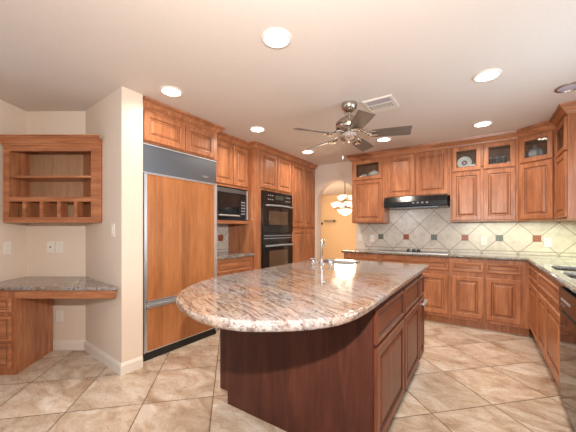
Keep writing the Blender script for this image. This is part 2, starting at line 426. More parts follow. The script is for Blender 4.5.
# stub wall between nook and refrigerator
P0 = (-2.555, 1.25); NC = (-3.405, 1.305)
struct(MB().prism([P0, (-2.555, 1.435), (LW-.14, 1.435), (LW-.14, 1.36), NC], 0, H).build('wall_stub', 'wall'), 'short cream wall end between desk nook and refrigerator')
NB = c2w(-2.71, 2.985); NL = c2w(-2.71, 2.2)
NCc = (CY*NC[0]+SY*NC[1], -SY*NC[0]+CY*NC[1])
def wallseg(p, q, th, name):
    p = Vector(p); q = Vector(q); d = (q-p).normalized(); n = Vector((-d.y, d.x))*th
    return struct(MB().prism([tuple(p), tuple(q), tuple(q+n), tuple(p+n)], 0, H).build(name, 'wall'))
wallseg(NC, NB, -.1, 'wall_nook_back')
wallseg(NB, NL, -.1, 'wall_nook_left')
NE = (-4.6, NL[1]-.05)
wallseg(NL, NE, -.1, 'wall_west_return')
mb = MB(); mb.box(-4.74, -4.6, -2.3, -2.94, 0, H).box(-4.74, -4.6, -.1, .7, 0, H).box(-4.74, -4.6, -2.3, -.1, 0, .75).box(-4.74, -4.6, -2.3, -.1, 2.25, H)
struct(mb.build('wall_west', 'wall'))
w = MB().box(-4.68, -4.64, -2.3, -.1, .75, .81).box(-4.68, -4.64, -2.3, -.1, 2.19, 2.25).box(-4.68, -4.64, -2.3, -2.24, .75, 2.25).box(-4.68, -4.64, -.16, -.1, .75, 2.25).box(-4.68, -4.64, -1.23, -1.17, .75, 2.25).build('window_3', 'trimwhite'); struct(w)
# dining room beyond the arch
struct(MB().box(-6.6, 1.2, 9.3, 9.44, 0, H).build('wall_dining_far', 'dining'))
struct(MB().box(-6.74, -6.6, 5.03, 9.3, 0, H).build('wall_dining_left', 'dining'))
struct(MB().box(1.2, 1.34, 5.03, 9.3, 0, H).build('wall_dining_right', 'dining'))
struct(MB().box(-6.6, LW-.2, 5.0, 5.02, 0, H).box(-6.6, ax-ar, 5.021, 5.04, 0, H).box(ax+ar, 1.2, 5.021, 5.04, 0, H).build('wall_dining_near', 'dining'))
# baseboards
BP = [(0, .0), (.014, .0), (.014, .075), (.009, .088), (.004, .098), (0, .10)]
def bb(path, name): struct(sweep(path, BP).build(name, 'trimwhite'))
# travel so that room is on the left-hand side
bb([(-2.555, 1.42), P0, NC, NB], 'baseboard_nook') if False else None
def bb2(path, name):    # room on the right-hand side of travel
    struct(sweep(path[::-1], BP).build(name, 'trimwhite'))
bb2([NB, NC, P0, (-2.555, 1.43)], 'baseboard_nook')
bb2([(-6.6, 9.3), (1.2, 9.3)], 'baseboard_dining')

# crown mouldings
CPR = [(0, 2.378), (.010, 2.378), (.012, 2.388), (.017, 2.389), (.022, 2.400), (.036, 2.416), (.050, 2.434), (.051, 2.439), (.060, 2.440), (.062, 2.449), (.068, 2.450), (.072, 2.469), (0, 2.469)]
CPL = [(o, 2.469-(2.469-z)*.80) for o, z in CPR]
GC = (2, 6, 9)
FB, OB, UB = -2.632, -2.655, -2.772
path = [(FB-.03+.03, 1.46), (FB, 2.392), (UB, 2.393), (UB, 3.098), (OB, 3.099), (OB, 4.872)]
c = sweep(path[::-1], CPL, GC).build('trim_1', 'wood_h'); struct(c, 'stepped wooden crown moulding over the refrigerator, microwave and oven cabinets')
UA = 4.56; UR = .70
path = [(-1.786, 4.87), (-1.786, UA), (.372, UA), (UR, 4.35), (UR, 3.87), (RW-.002, 3.87)]
c = sweep(path[::-1], CPR, GC).build('trim_2', 'wood_h'); struct(c, 'wooden crown moulding over the hood wall and corner cabinets')

# ------------------------------------------------------------ left run (local x = a, local y = -b)
# refrigerator
t = thing('refrigerator', 'built-in refrigerator with wood panels, steel grille on top and bottom freezer drawer', 'refrigerator', 'left', 1.475, -FB)
MB().box(.0, .905, .03, .66, .0, 2.062).build('body', 'grey', t)
g = MB().box(.004, .901, -.0, .028, 1.79, 2.055, .003).build('grille_panel', 'steel_grille', t); g['label'] = 'brushed steel top grille panel'
fr_ = MB().box(.004, .901, -.008, -.001, 2.048, 2.060).box(.004, .901, -.008, -.001, 1.783, 1.790).build('grille_trim', 'steel', t)
bd = MB().box(.70, .79, -.004, -.001, 1.835, 1.862).build('badge', 'chrome', g); bd['label'] = 'small silver maker badge'
MB().box(.712, .745, -.0055, -.0045, 1.842, 1.855).box(.750, .778, -.0055, -.0045, 1.842, 1.855).build('badge_lettering', 'grey', g)
d = MB().box(.040, .868, -.004, .028, .565, 1.772).build('door', 'panel', t); d['label'] = 'upper wood-panelled door'
d = MB().box(.040, .868, -.004, .028, .088, .492).build('freezer_drawer', 'panel', t); d['label'] = 'lower wood-panelled freezer drawer'
mb = MB()
for z0, z1 in ((.558, 1.78), (.08, .50)):
    mb.box(.028, .040, -.010, .028, z0, z1).box(.868, .880, -.010, .028, z0, z1).box(.028, .88, -.010, .028, z0, z0+.008).box(.028, .88, -.010, .028, z1-.008, z1)
tr = mb.build('steel_trim', 'steel', t); tr['label'] = 'thin steel trim around the wood panels'
MB().box(.881, .905, -.012, .028, .05, 1.782).build('side_strip', 'steel', t)
MB().box(.010, .027, -.014, .028, .08, 1.78).build('hinge_strip', 'steel', t)
hb = MB().box(.03, .88, -.040, -.012, .505, .53, .004).box(.03, .88, -.028, -.004, .532, .552, .003).build('handle', 'steel', t); hb['label'] = 'full-width steel handle bar'
MB().box(.0, .905, .005, .029, .0, .075).build('kick_plate', 'matteblack', t)
# cabinet over fridge
cabinet('wall_cabinet', 'shallow two-door cabinet above the wood-panelled refrigerator', 'left', 1.462, 2.392, -FB, .66, 2.07, 2.405,
        [('door', 1.482, 1.923, 2.085, 2.365), ('door', 1.943, 2.335, 2.085, 2.365)])
# filler panel side of fridge (end panel beside refrigerator)
# microwave wall cabinet
t = thing('wall_cabinet', 'two-door cabinet between refrigerator and ovens with an open shelf holding the microwave', 'cabinet', 'left', 2.394, -UB, 1.325)
w_ = .704; dp = .385
MB().box(0, w_, 0, dp, .49, 1.08).box(0, .018, 0, dp, 0, .49).box(w_-.018, w_, 0, dp, 0, .49).box(.018, w_-.018, dp-.01, dp, 0, .49).build('body', 'wood', t)
MB().box(.018, w_-.018, -.03, dp-.012, 0, .042).build('shelf', 'wood_h', t)
MB().box(0, w_, -.012, -.001, .482, .498).build('lower_rail', 'wood_h', t)
fronts(t, [('door', 2.44, 2.782, 1.84, 2.375), ('door', 2.80, 3.085, 1.84, 2.375)], 2.394)
# microwave
t = thing('microwave_oven', 'black microwave oven with silver side trim on the open cabinet shelf', 'microwave', 'left', 2.45, -UB-.02, 1.368)
MB().box(0, .60, 0.02, .34, .001, .42).build('body', 'black', t)
MB().box(.0, .62, .0, .018, .0, .43, .004).build('front_frame', 'black', t)
d = MB().box(.03, .445, -.018, -.001, .035, .35, .005).build('door', 'black', t)
MB().box(.055, .42, -.021, -.0185, .09, .32).build('window', 'blackglass', d)
MB().tube([(.05, -.035, .062), (.23, -.043, .062), (.42, -.035, .062)], .009).build('handle', 'steel', d)
v = MB().box(.03, .59, -.010, -.001, .362, .415, .002).build('top_vent', 'steel_grille', t)
cp = MB().box(.452, .565, -.014, -.001, .035, .35, .003).build('control_panel', 'black', t)
MB().box(.47, .548, -.0165, -.0145, .30, .335).build('display', 'blackglass', cp)
mb = MB()
for r_ in range(5):
    for q in range(3): MB().box(.470+q*.028, .490+q*.028, -.0165, -.0145, .08+r_*.04, .10+r_*.04).build('button', 'grey', cp)
MB().box(.585, .612, -.012, -.001, .01, .42, .003).build('side_trim', 'steel', t)['label'] = 'bright silver right trim'
# small base cabinet under niche
cabinet('base_cabinet', 'narrow base cabinet with drawers below the microwave niche', 'left', 2.394, 3.098, 2.69, .60, 0, .878,
        [('drawer', 2.43, 3.075, .70, .855), ('door', 2.43, 2.75, .13, .67), ('door', 2.76, 3.075, .13, .67)], toe=.1)
MB().box(-.0, 0, 0, 0, 0, 0) if False else None
struct(MB().box(LW+.001, -3.172, 2.396, 3.097, .917, 1.60).build('wall_niche', 'wall'))
t = MB().box(2.395, 3.096, 2.655, 3.27, .880, .915, .006).build('countertop', 'granite_dark'); t.rotation_euler = (0, 0, PI/2)
tag(t, 'small granite countertop under the microwave between refrigerator and ovens', 'countertop')
t = MB().box(-3.171, -3.162, 2.397, 3.096, .917, 1.322).build('tile_backsplash', 'splash_side')
tag(t, 'small tiled backsplash inside the niche below the microwave', 'backsplash')
MB().box(-3.1615, -3.158, 2.89, 2.985, 1.08, 1.17).build('accent_tile', 'accent_red', t)['label'] = 'dark red square accent tile'
# tall oven cabinet
t = cabinet('oven_cabinet', 'tall cabinet housing the black double oven with two doors above', 'left', 3.100, 4.038, -OB, .66, 0, 2.405,
            [('door', 3.225, 3.628, 1.857, 2.375), ('door', 3.645, 4.020, 1.857, 2.375), ('drawer', 3.225, 4.02, .12, .30)], toe=.1)
t = thing('double_oven', 'black glass double wall oven between microwave niche and pantry', 'oven', 'left', 3.245, -OB-.001, .33)
MB().box(0, .785, -.02, -.001, 0, 1.49, .003).build('body', 'black', t)
cp = MB().box(.005, .78, -.034, -.021, 1.32, 1.485, .004).build('control_panel', 'black', t)
MB().box(.30, .52, -.036, -.0345, 1.375, 1.44).build('display', plain('green_display', (.05, .06, .05), .1), cp)
for x_ in (.12, .17, .22, .58, .63, .68):
    for z_ in (1.36, 1.42): MB().box(x_, x_+.03, -.036, -.0345, z_, z_+.015).build('button', 'grey', cp)
for k, (z0, z1) in enumerate(((.87, 1.315), (.20, .72))):
    d = MB().box(.005, .78, -.045, -.021, z0, z1, .006).build('oven_door', 'blackglass', t)
    d['label'] = ('upper' if k == 0 else 'lower') + ' oven door with window'
    MB().box(.14, .62, -.0475, -.0455, z0+.12, z1-.12).build('door_window', 'ovenwin', d)
    zz = z1-.045
    MB().tube([(.06, -.046, zz), (.07, -.085, zz), (.22, -.10, zz+.004), (.39, -.105, zz+.006), (.56, -.10, zz+.004), (.71, -.085, zz), (.72, -.046, zz)], .013).build('handle', 'grey', d, True)
MB().box(.005, .78, -.032, -.021, .735, .86, .003).build('vent_panel', 'black', t)
MB().box(.03, .755, -.036, -.0325, .78, .79).box(.03, .755, -.036, -.0325, .82, .83).build('vent_slots', 'grey', t)
MB().box(.005, .78, -.035, -.021, .01, .19, .003).build('bottom_panel', 'black', t)
# pantry
cabinet('pantry_cabinet', 'tall four-door pantry cabinet right of the double oven beside the arch', 'left', 4.040, 4.872, -OB, .66, 0, 2.405,
        [('door', 4.052, 4.450, 1.295, 2.375), ('door', 4.464, 4.80, 1.295, 2.375), ('door', 4.052, 4.450, .12, 1.245), ('door', 4.464, 4.80, .12, 1.245)], toe=.1)

# ------------------------------------------------------------ back run
AB = 4.29
DZ = (.712, .832); OZ = (.14, .652)
cabinet('base_cabinet', 'base cabinet at the left end of the hood wall beside the arch', 'back', -1.815, -1.272, AB, .588, 0, .878,
        [('drawer', -1.79, -1.291, *DZ), ('door', -1.79, -1.291, *OZ)], toe=.1)
cabinet('base_cabinet', 'wide base cabinet with a false drawer front below the cooktop', 'back', -1.27, -.344, AB, .588, 0, .878,
        [('drawer', -1.247, -.365, *DZ), ('door', -1.247, -.815, *OZ), ('door', -.80, -.365, *OZ)], toe=.1)
cabinet('base_cabinet', 'single-door base cabinet with one drawer right of the cooktop cabinet', 'back', -.342, .028, AB, .588, 0, .878,
        [('drawer', -.32, .014, *DZ), ('door', -.32, .014, *OZ)], toe=.1)
cabinet('base_cabinet', 'base cabinet with one drawer and door at the inside corner', 'back', .030, .460, AB, .588, 0, .878,
        [('drawer', .044, .379, *DZ), ('door', .044, .379, *OZ)], toe=.1)
# right run: local x = -a, local y = b
RB = .463
cabinet('base_cabinet', 'base cabinet with drawer beside the inside corner on the sink wall', 'right', -4.286, -3.622, RB, .591, 0, .878,
        [('drawer', -4.245, -3.65, .705, .836), ('door', -4.245, -3.65, .145, .652)], toe=.1)
cabinet('sink_base_cabinet', 'two-door sink base cabinet with false drawer front left of the dishwasher', 'right', -3.620, -2.614, RB, .591, 0, .878,
        [('drawer', -3.60, -2.64, .705, .836), ('door', -3.60, -3.20, .17, .652), ('door', -3.185, -2.64, .17, .652)], toe=.1, hollow=.68)
t = thing('dishwasher', 'black dishwasher at the right end of the sink wall', 'dishwasher', 'right', -2.610, RB)
MB().box(0, .60, .03, .58, .10, .868).build('body', 'matteblack', t)
d = MB().box(.003, .597, -.03, .028, .115, .70, .006).build('door', 'blackglass', t)
cp = MB().box(.003, .597, -.036, .028, .705, .866, .008).build('control_panel', 'black', t)
mb = MB()
for x_ in (.08, .12, .16, .20, .24, .28): MB().box(x_, x_+.022, -.0385, -.0365, .79, .805).build('button', 'steel', cp)
for x_ in (.08, .14): MB().box(x_, x_+.025, -.0385, -.0365, .76, .768).build('button', 'grey', cp)
MB().box(.10, .50, -.0375, -.0365, .715, .735).build('finger_pull', 'matteblack', cp)
MB().box(.0, .60, .02, .045, .0, .09).build('kick_plate', 'matteblack', t)
cabinet('base_cabinet', 'base cabinet past the dishwasher at the near end of the sink wall', 'right', -2.006, -1.30, RB, .591, 0, .878,
        [('drawer', -1.98, -1.32, .705, .836), ('door', -1.98, -1.32, .145, .652)], toe=.1)

# L-shaped counter with sink cut-outs
E_ = .432; F_ = 4.255
def rrect(x0, x1, y0, y1, r, seg=5):
    p = []
    for cx, cy, a0 in ((x1-r, y1-r, 0), (x0+r, y1-r, PI/2), (x0+r, y0+r, PI), (x1-r, y0+r, 1.5*PI)):
        for i in range(seg+1): p.append((cx+r*math.cos(a0+PI/2*i/seg), cy+r*math.sin(a0+PI/2*i/seg)))
    return p
def slab(outline, z0, z1, holes=(), r=.014):
    """slab with a bullnosed outer edge, made from a curve with holes"""
    cu = bpy.data.curves.new('slab', 'CURVE'); cu.dimensions = '2D'; cu.fill_mode = 'BOTH'
    for pts in (outline,)+tuple(holes):
        sp = cu.splines.new('POLY'); sp.points.add(len(pts)-1); sp.use_cyclic_u = True
        for q, (x, y) in zip(sp.points, pts): q.co = (x, y, 0, 1)
    cu.extrude = (z1-z0)/2-r; cu.bevel_depth = r; cu.bevel_resolution = 3; cu.offset = -r
    o = bpy.data.objects.new('tmp', cu); C.objects.link(o)
    dg = bpy.context.evaluated_depsgraph_get(); me = bpy.data.meshes.new_from_object(o.evaluated_get(dg))
    bpy.data.objects.remove(o)
    for v in me.vertices: v.co.z += (z0+z1)/2
    return me
out = [(-1.845, BW-.003), (-1.845, F_), (E_, F_), (E_, 1.30), (RW-.003, 1.30), (RW-.003, BW-.003)]
BOWL = [(.515, .90, 3.15, 3.55), (.515, .90, 2.64, 3.07)]
me = slab(out, .880, .915, [rrect(*b_, .06) for b_ in BOWL])
me.materials.clear(); me.materials.append(M['granite_dark'])
t = bpy.data.objects.new('countertop', me); C.objects.link(t)
tag(t, 'L-shaped granite countertop along the hood wall and sink wall', 'countertop')
t = thing('double_sink', 'dark double-bowl undermount sink in the right-hand granite counter', 'sink', 'back', 0, 0, 0)
t.location = (.70, 3.0, .70)
for b_ in BOWL:
    x0, x1, y0, y1 = b_; mb = MB(); n = 24
    o_ = rrect(x0-.012, x1+.012, y0-.012, y1+.012, .07); i_ = rrect(x0-.001, x1+.001, y0-.001, y1+.001, .06); bt = rrect(x0+.02, x1-.02, y0+.02, y1-.02, .05)
    L = lambda p, z: [(x-.70, y-3.0, z-.70) for x, y in p]
    mb.rings([L(o_, .879), L(i_, .879), L(bt, .71)], False, True)
    mb.rings([L(o_, .879), L(rrect(x0+.01, x1-.01, y0+.01, y1-.01, .07), .70)], False, True)
    mb.build('bowl', 'sinkbowl', t)
t = thing('sink_faucet', 'chrome faucet behind the double sink on the right counter', 'faucet', 'back', .965, 3.07, .9155)
MB().lathe([(.03, 0), (.03, .01), (.018, .02), (.014, .05)]).build('base', 'chrome', t, True)
MB().tube([(0, 0, .04), (0, 0, .16), (-.03, 0, .21), (-.09, 0, .225), (-.15, 0, .20), (-.165, 0, .16)], .011).build('spout', 'chrome', t, True)

# backsplash
mb = MB(); mb.prism_y([(-1.66, .917), (RW-.004, .917), (RW-.004, 1.352), (-.345, 1.352), (-.345, 1.73), (-1.25, 1.73), (-1.25, 1.352), (-1.80, 1.352)], BW-.012, BW-.002)
t = mb.build('tile_backsplash', 'splash'); tag(t, 'cream diagonal tile backsplash with small square accents behind the cooktop', 'backsplash')
for i, x_ in enumerate((-1.4, -1.0, -.6, -.2, .2, .59)):
    o = MB().box(x_-.042, x_+.042, BW-.016, BW-.0125, 1.088, 1.172).build('accent_tile', 'accent_red' if i % 2 else 'accent_green', t)
    o['label'] = 'reddish square accent tile' if i % 2 else 'grey-green square accent tile'
t = MB().box(RW-.012, RW-.002, 1.3, BW-.015, .917, 1.07).build('tile_backsplash', 'splash_side'); tag(t, 'low tile backsplash on the sink wall under the window', 'backsplash')

# cooktop
t = thing('cooktop', 'black glass electric cooktop set in the counter under the hood', 'cooktop', 'back', -.82, 4.56, .9155)
MB().box(-.45, .45, -.24, .22, 0, .012, .004).build('glass_top', 'blackglass', t)
MB().box(-.455, .455, -.245, -.241, 0, .010).box(-.455, .455, .221, .225, 0, .010).box(-.455, -.451, -.245, .225, 0, .01).box(.451, .455, -.245, .225, 0, .01).build('steel_rim', 'steel', t)
for x_ in (-.075, -.005, .055):
    MB().lathe([(.026, 0), (.026, .012), (.021, .032), (.006, .035)], x_, -.02, .0122, 16).build('control_knob', 'black', t, True)
for x_, y_, r_ in ((-.28, -.1, .10), (-.28, .12, .075), (.30, -.1, .09), (.30, .12, .085)):
    MB().lathe([(r_, 0), (r_, .0004), (r_-.004, .0004), (r_-.004, 0)], x_, y_, .0122, 32, False, False).build('burner_ring', 'grey', t)
# hood
t = thing('range_hood', 'black under-cabinet range hood over the cooktop', 'range hood', 'back', -.803, BW-.013, 1.572)
hw = .418
mb = MB(); pr_ = [(0, .0), (-.46, .0), (-.475, .012), (-.475, .075), (-.44, .15), (0, .15)]
mb.rings([[(x, y, z) for y, z in pr_] for x in (-hw, hw)])
mb.build('body', 'black', t)
mb = MB()
for x_ in (-.02, .04, .10, .16): MB().box(x_, x_+.028, -.478, -.4755, .045, .062).build('switch', 'grey', t)
MB().box(-.3, .3, -.40, -.1, -.006, -.0005).build('grease_filter', 'steel_grille', t)
# uppers
YD = BW-UA-.016; ZB = 1.352
cabinet('wall_cabinet', 'wall cabinet left of the hood with a glass door over a solid door', 'back', -1.786, -1.262, UA, YD, ZB, 2.385,
        [('glass', -1.762, -1.290, 2.052, 2.362), ('door', -1.762, -1.280, 1.370, 2.038)], open_z=(2.100, 2.34))
cabinet('wall_cabinet', 'two-door wall cabinet directly above the black range hood', 'back', -1.26, -.362, UA, YD, 1.725, 2.385,
        [('door', -1.217, -.814, 1.745, 2.362), ('door', -.800, -.388, 1.745, 2.362)])
cabinet('wall_cabinet', 'four-door wall cabinet right of the hood with two glass doors on top', 'back', -.360, .371, UA, YD, ZB, 2.385,
        [('glass', -.340, -.007, 2.035, 2.362), ('glass', .020, .352, 2.035, 2.362), ('door', -.340, -.007, 1.370, 2.020), ('door', .020, .352, 1.370, 2.020)], open_z=(2.085, 2.34, (.006,)))
# diagonal corner cabinet
dx, dy = UR-.373, 4.35-UA; DL = math.hypot(dx, dy); DA = math.atan2(dy, dx); FR['diag'] = DA
nx_, ny_ = -math.sin(DA), math.cos(DA)
t = thing('corner_wall_cabinet', 'diagonal corner wall cabinet with glass door above a solid door', 'cabinet', 'back', 0, 0, ZB)
t.location = (.373, UA, ZB); t.rotation_euler = (0, 0, DA)
def dl(px, py): # world -> diag local
    x, y = px-.373, py-UA; return (x*math.cos(DA)+y*math.sin(DA), -x*math.sin(DA)+y*math.cos(DA))
pts = [(0, 0), (DL, 0), dl(RW-.004, 4.35), dl(RW-.004, BW-.016), dl(.373, BW-.016)]
mb = MB().prism(pts, 0, 2.088-ZB).prism(pts, 2.34-ZB, 2.385-ZB)
mb.box(0, .05, 0, .02, 2.088-ZB, 2.34-ZB).box(DL-.05, DL, 0, .02, 2.088-ZB, 2.34-ZB)
def wallp(p, q, th=.015):
    p = Vector(p); q = Vector(q); d_ = (q-p).normalized(); n_ = Vector((-d_.y, d_.x))*th
    mb.prism([tuple(p), tuple(q), tuple(q+n_), tuple(p+n_)], 2.088-ZB, 2.34-ZB)
for i in (1, 2, 3, 4): wallp(pts[i], pts[(i+1) % 5])
mb.build('body', 'wood', t)
def dfront(kind, a, b, c, d_):
    fronts(t, [(kind, a, b, c, d_)], 0)
dfront('glass', .025, DL-.03, 2.055, 2.362); dfront('door', .025, DL-.03, 1.370, 2.040)
# right run upper
cabinet('wall_cabinet', 'narrow wall cabinet on the sink wall with glass door above solid door', 'right', -4.342, -3.87, UR, RW-UR-.004, ZB, 2.385,
        [('glass', -4.315, -3.89, 2.035, 2.362), ('door', -4.315, -3.89, 1.370, 2.020)], open_z=(2.085, 2.34))
# under-cabinet fluorescent
t = thing('undercabinet_light', 'lit fluorescent strip light under the sink wall cabinet', 'light', 'back', .93, 4.13, ZB-.03)
MB().box(-.10, .10, -.14, .12, .012, .029).build('housing', 'white', t)
MB().box(-.03, .03, -.13, .11, 0, .0118, .004).build('tube', 'tube', t)
area('undercabinet_lamp', (.86, 4.25, ZB-.035), (0, 0, 0), .25, .45, 8, (.80, 1.0, .70))
area('undercabinet_lamp', (.25, 4.70, ZB-.008), (0, 0, 0), .9, .06, 2.0, (.90, 1.0, .78))
area('hood_lamp', (-.98, 4.62, 1.56), (0, 0, 0), .12, .08, .9, (.75, .82, 1.0))

# ------------------------------------------------------------ things in the glass cabinets
def simple(name, label, cat, loc, build):
    t = thing(name, label, cat, 'back', *loc); build(t); return t
sh = 2.101
t = thing('covered_dish', 'white domed covered dish behind glass left of the hood', 'dish', 'back', -1.46, 4.70, sh)
MB().lathe([(.05, 0), (.09, .015), (.105, .035), (.10, .038)]).build('bowl', 'ceramic', t, True)
MB().lathe([(.098, .039), (.085, .075), (.055, .10), (.02, .108), (.015, .12), (.004, .124)]).build('lid', 'ceramic', t, True)
t = thing('sugar_bowl', 'small white lidded bowl behind glass at far left cabinet', 'bowl', 'back', -1.65, 4.69, sh)
MB().lathe([(.025, 0), (.042, .02), (.045, .035), (.036, .05), (.01, .055), (.008, .07), (.003, .072)]).build('body', 'ceramic', t, True)
t = MB().lathe([(.03, 0), (.034, .045), (.030, .045), (.027, .006)], -1.585, 4.63, sh, 20).build('cup', 'ceramic', None, True); tag(t, 'tiny white cup in front of the domed dish', 'cup')
t = MB().lathe([(.03, 0), (.036, .055), (.032, .055), (.028, .006)], -1.325, 4.63, sh, 20).build('cup', 'pink', None, True); tag(t, 'tiny pinkish cup right of the domed dish', 'cup')
sh2 = 2.086
t = thing('patterned_plate', 'round patterned plate standing behind the glass right of the hood', 'plate', 'back', -.20, 4.72, sh2)
o = MB().lathe([(.0, 0), (.045, .002), (.075, .010), (.088, .016), (.088, .019), (.074, .013), (.045, .006), (.0, .004)], seg=32, cap0=False, cap1=False).build('plate', 'ceramic', t, True); o.location = (0, 0, .09); o.rotation_euler = (PI/2-.15, 0, 0)
o2 = MB().lathe([(.012, .0), (.035, .0), (.035, .002), (.012, .002)], cap0=False, cap1=False).build('pattern_ring', plain('mauve_glaze', (.30, .16, .22), .3), t); o2.location = (0, -.012, .09); o2.rotation_euler = (PI/2-.15, 0, 0)
t = thing('butter_dish', 'small white butter dish beside the patterned plate', 'dish', 'back', -.10, 4.68, sh2)
MB().box(-.05, .05, -.03, .03, 0, .012, .004).build('base', 'ceramic', t); MB().box(-.042, .042, -.022, .022, .013, .05, .006).build('lid', 'ceramic', t)
for i, x_ in enumerate((.10, .17, .24)):
    t = thing('glass_jar', ('leftmost', 'middle', 'rightmost')[i]+' of three dark jars behind the glass door right of the plate', 'jar', 'back', x_, 4.71, sh2, 'dark jars in glass cabinet')
    MB().lathe([(.027, 0), (.03, .008), (.03, .085), (.022, .10)]).build('body', 'darkglass', t, True)
    MB().lathe([(.024, .101), (.024, .118), (.02, .12)]).build('lid', 'grey', t, True)
t = MB().lathe([(.02, 0), (.036, .03), (.033, .03), (.018, .005)], .30, 4.67, sh2, 20).build('bowl', 'ceramic', None, True); tag(t, 'small white bowl right of the dark jars', 'bowl')
t = thing('pumpkin_jar', 'grey pumpkin-shaped jar in the diagonal corner cabinet', 'jar', 'back', .54, 4.62, 2.089)
t.scale = (1.1, 1.1, 1.25)
def lob(r, i): return r*(1+.07*math.cos(8*2*PI*i/48))
mb = MB(); pf = [(.035, 0), (.07, .02), (.085, .055), (.078, .09), (.045, .115), (.015, .118)]
mb.rings([[(lob(r, i)*math.cos(2*PI*i/48), lob(r, i)*math.sin(2*PI*i/48), z) for i in range(48)] for r, z in pf])
mb.build('body', 'greyceramic', t, True); MB().lathe([(.02, .119), (.018, .13), (.008, .15), (.004, .152)]).build('stem', 'greyceramic', t, True)
t = MB().lathe([(.03, 0), (.05, .008), (.065, .022), (.062, .024), (.045, .012), (.0, .008)], .68, 4.48, 2.089, 28, True, False).build('saucer', 'ceramic', None, True); tag(t, 'small white dish beside the grey pumpkin jar', 'dish')

# ------------------------------------------------------------ island
t = thing('kitchen_island', 'dark cherry kitchen island base with drawers and doors on the right side', 'island', 'back', 0, 0, 0)
t.location = (-1.0, 2.2, 0)
IX0, IX1, IY0, IY1 = -1.58, -.462, 1.465, 2.95
def il(x, y): return (x+1.0, y-2.2)
mb = MB(); mb.box(IX0+1, IX1+1, IY0+.02-2.2, IY1-2.2, .09, .73).box(IX0+1, IX1+1, IY0+.02-2.2, 2.5-2.2, .73, .872).box(IX1-.03+1, IX1+1, .3, IY1-2.2, .73, .872).box(IX0+1, IX0+.03+1, .3, IY1-2.2, .73, .872).box(IX0+.03+1, IX1-.03+1, IY1-.03-2.2, IY1-2.2, .73, .872)
mb.build('body', 'cherry', t)
mb = MB(); mb.prism_y([(IX0+.075+1, 0), (IX1+1-.04, 0), (IX1+1-.04, .0895), (IX1+1, .0895), (IX1+1, .872), (IX0+1, .872), (IX0+1, .09), (IX0+.075+1, .09)], IY0-2.2, IY0+.018-2.2)
mb.build('end_panel', 'cherry', t)['label'] = 'plain dark cherry end panel'
MB().box(IX0+.075+1, IX1-.07+1, IY0+.02-2.2, IY1-.05-2.2, 0, .088).build('toe_kick', 'matteblack', t)
runs = [(1.475, 2.095, 'a'), (2.130, 2.665, 'a'), (2.700, 2.93, 'b')]
for x0, x1, k in runs:
    for kind, z0, z1 in (('drawer', .648, .826), ('door', .112, .628)):
        mb = MB(); w_, h_ = (x1-x0)/2, (z1-z0)/2
        door_front(mb, -w_, w_, -h_, h_, 'raised' if kind == 'door' else 'drawer')
        o = mb.build(kind, 'island_door', t); o.rotation_euler = (0, 0, PI/2); o.location = (IX1+1+.0006, (x0+x1)/2-2.2, (z0+z1)/2)
        if k == 'b' and kind == 'door':
            MB().box(-.10, .10, -.052, -.034, .215, .232, .004).box(-.09, -.075, -.035, -.0205, .218, .229).box(.075, .09, -.035, -.0205, .218, .229).build('handle', 'steel', o)['label'] = 'small bright bar handle'
OUT = [(-.410, 2.975), (-.409, 1.59), (-.405, 1.33), (-.407, 1.197), (-.420, 1.099), (-.447, 1.006), (-.516, .906), (-.598, .835), (-.686, .775), (-.745, .753),
       (-.806, .744), (-.863, .744), (-.935, .754), (-1.037, .784), (-1.12, .822), (-1.19, .862), (-1.28, .93), (-1.36, 1.031), (-1.43, 1.16), (-1.49, 1.32), (-1.515, 1.46), (-1.52, 1.60), (-1.52, 2.975)]
def smooth(pts, a, b, it=2):
    for _ in range(it):
        q = []
        for i, p in enumerate(pts):
            n_ = pts[(i+1) % len(pts)]
            if a <= i < len(pts)-1-b:
                q += [(p[0]*.75+n_[0]*.25, p[1]*.75+n_[1]*.25), (p[0]*.25+n_[0]*.75, p[1]*.25+n_[1]*.75)]
            else: q.append(p)
        pts = q
    return pts
OUT = smooth(OUT, 1, 1)
OUT = [(x-.035*min(1, max(0, (-x-.7)/.5)), y-.012) if y < 2.9 else (x-(.035 if x < -1 else 0), y) for x, y in OUT]
hx0, hx1, hy0, hy1 = -1.39, -1.02, 2.56, 2.86
me = slab(OUT, .874, .915, [rrect(hx0, hx1, hy0, hy1, .06)], .017)
me.materials.clear(); me.materials.append(M['granite'])
t = bpy.data.objects.new('island_countertop', me); C.objects.link(t)
tag(t, 'large rounded granite countertop on the dark island', 'countertop')
t = thing('prep_sink', 'small steel prep sink in the far end of the island', 'sink', 'back', -1.205, 2.71, .74)
L = lambda p, z: [(x+1.205, y-2.71, z-.74) for x, y in p]
mb = MB(); mb.rings([L(rrect(hx0-.012, hx1+.012, hy0-.012, hy1+.012, .06), .9155), L(rrect(hx0+.002, hx1-.002, hy0+.002, hy1-.002, .055), .919), L(rrect(hx0+.008, hx1-.008, hy0+.008, hy1-.008, .05), .912), L(rrect(hx0+.03, hx1-.03, hy0+.03, hy1-.03, .05), .76)], False, True)
mb.build('bowl', 'sinksteel', t, True)
t = thing('island_faucet', 'tall chrome gooseneck faucet with two cross handles beside the prep sink', 'faucet', 'back', -1.275, 2.475, .9155)
t.rotation_euler = (0, 0, 1.75)
MB().lathe([(.030, 0), (.030, .008), (.020, .018), (.016, .045), (.013, .05)]).build('base', 'chrome', t, True)
ps = [(0, 0, .04), (0, 0, .19)]+[(.035-.035*math.cos(PI*i/8), 0, .19+.035*math.sin(PI*i/8)) for i in range(1, 9)]+[(.07, 0, .165)]
MB().tube(ps, .011).build('spout', 'chrome', t, True)
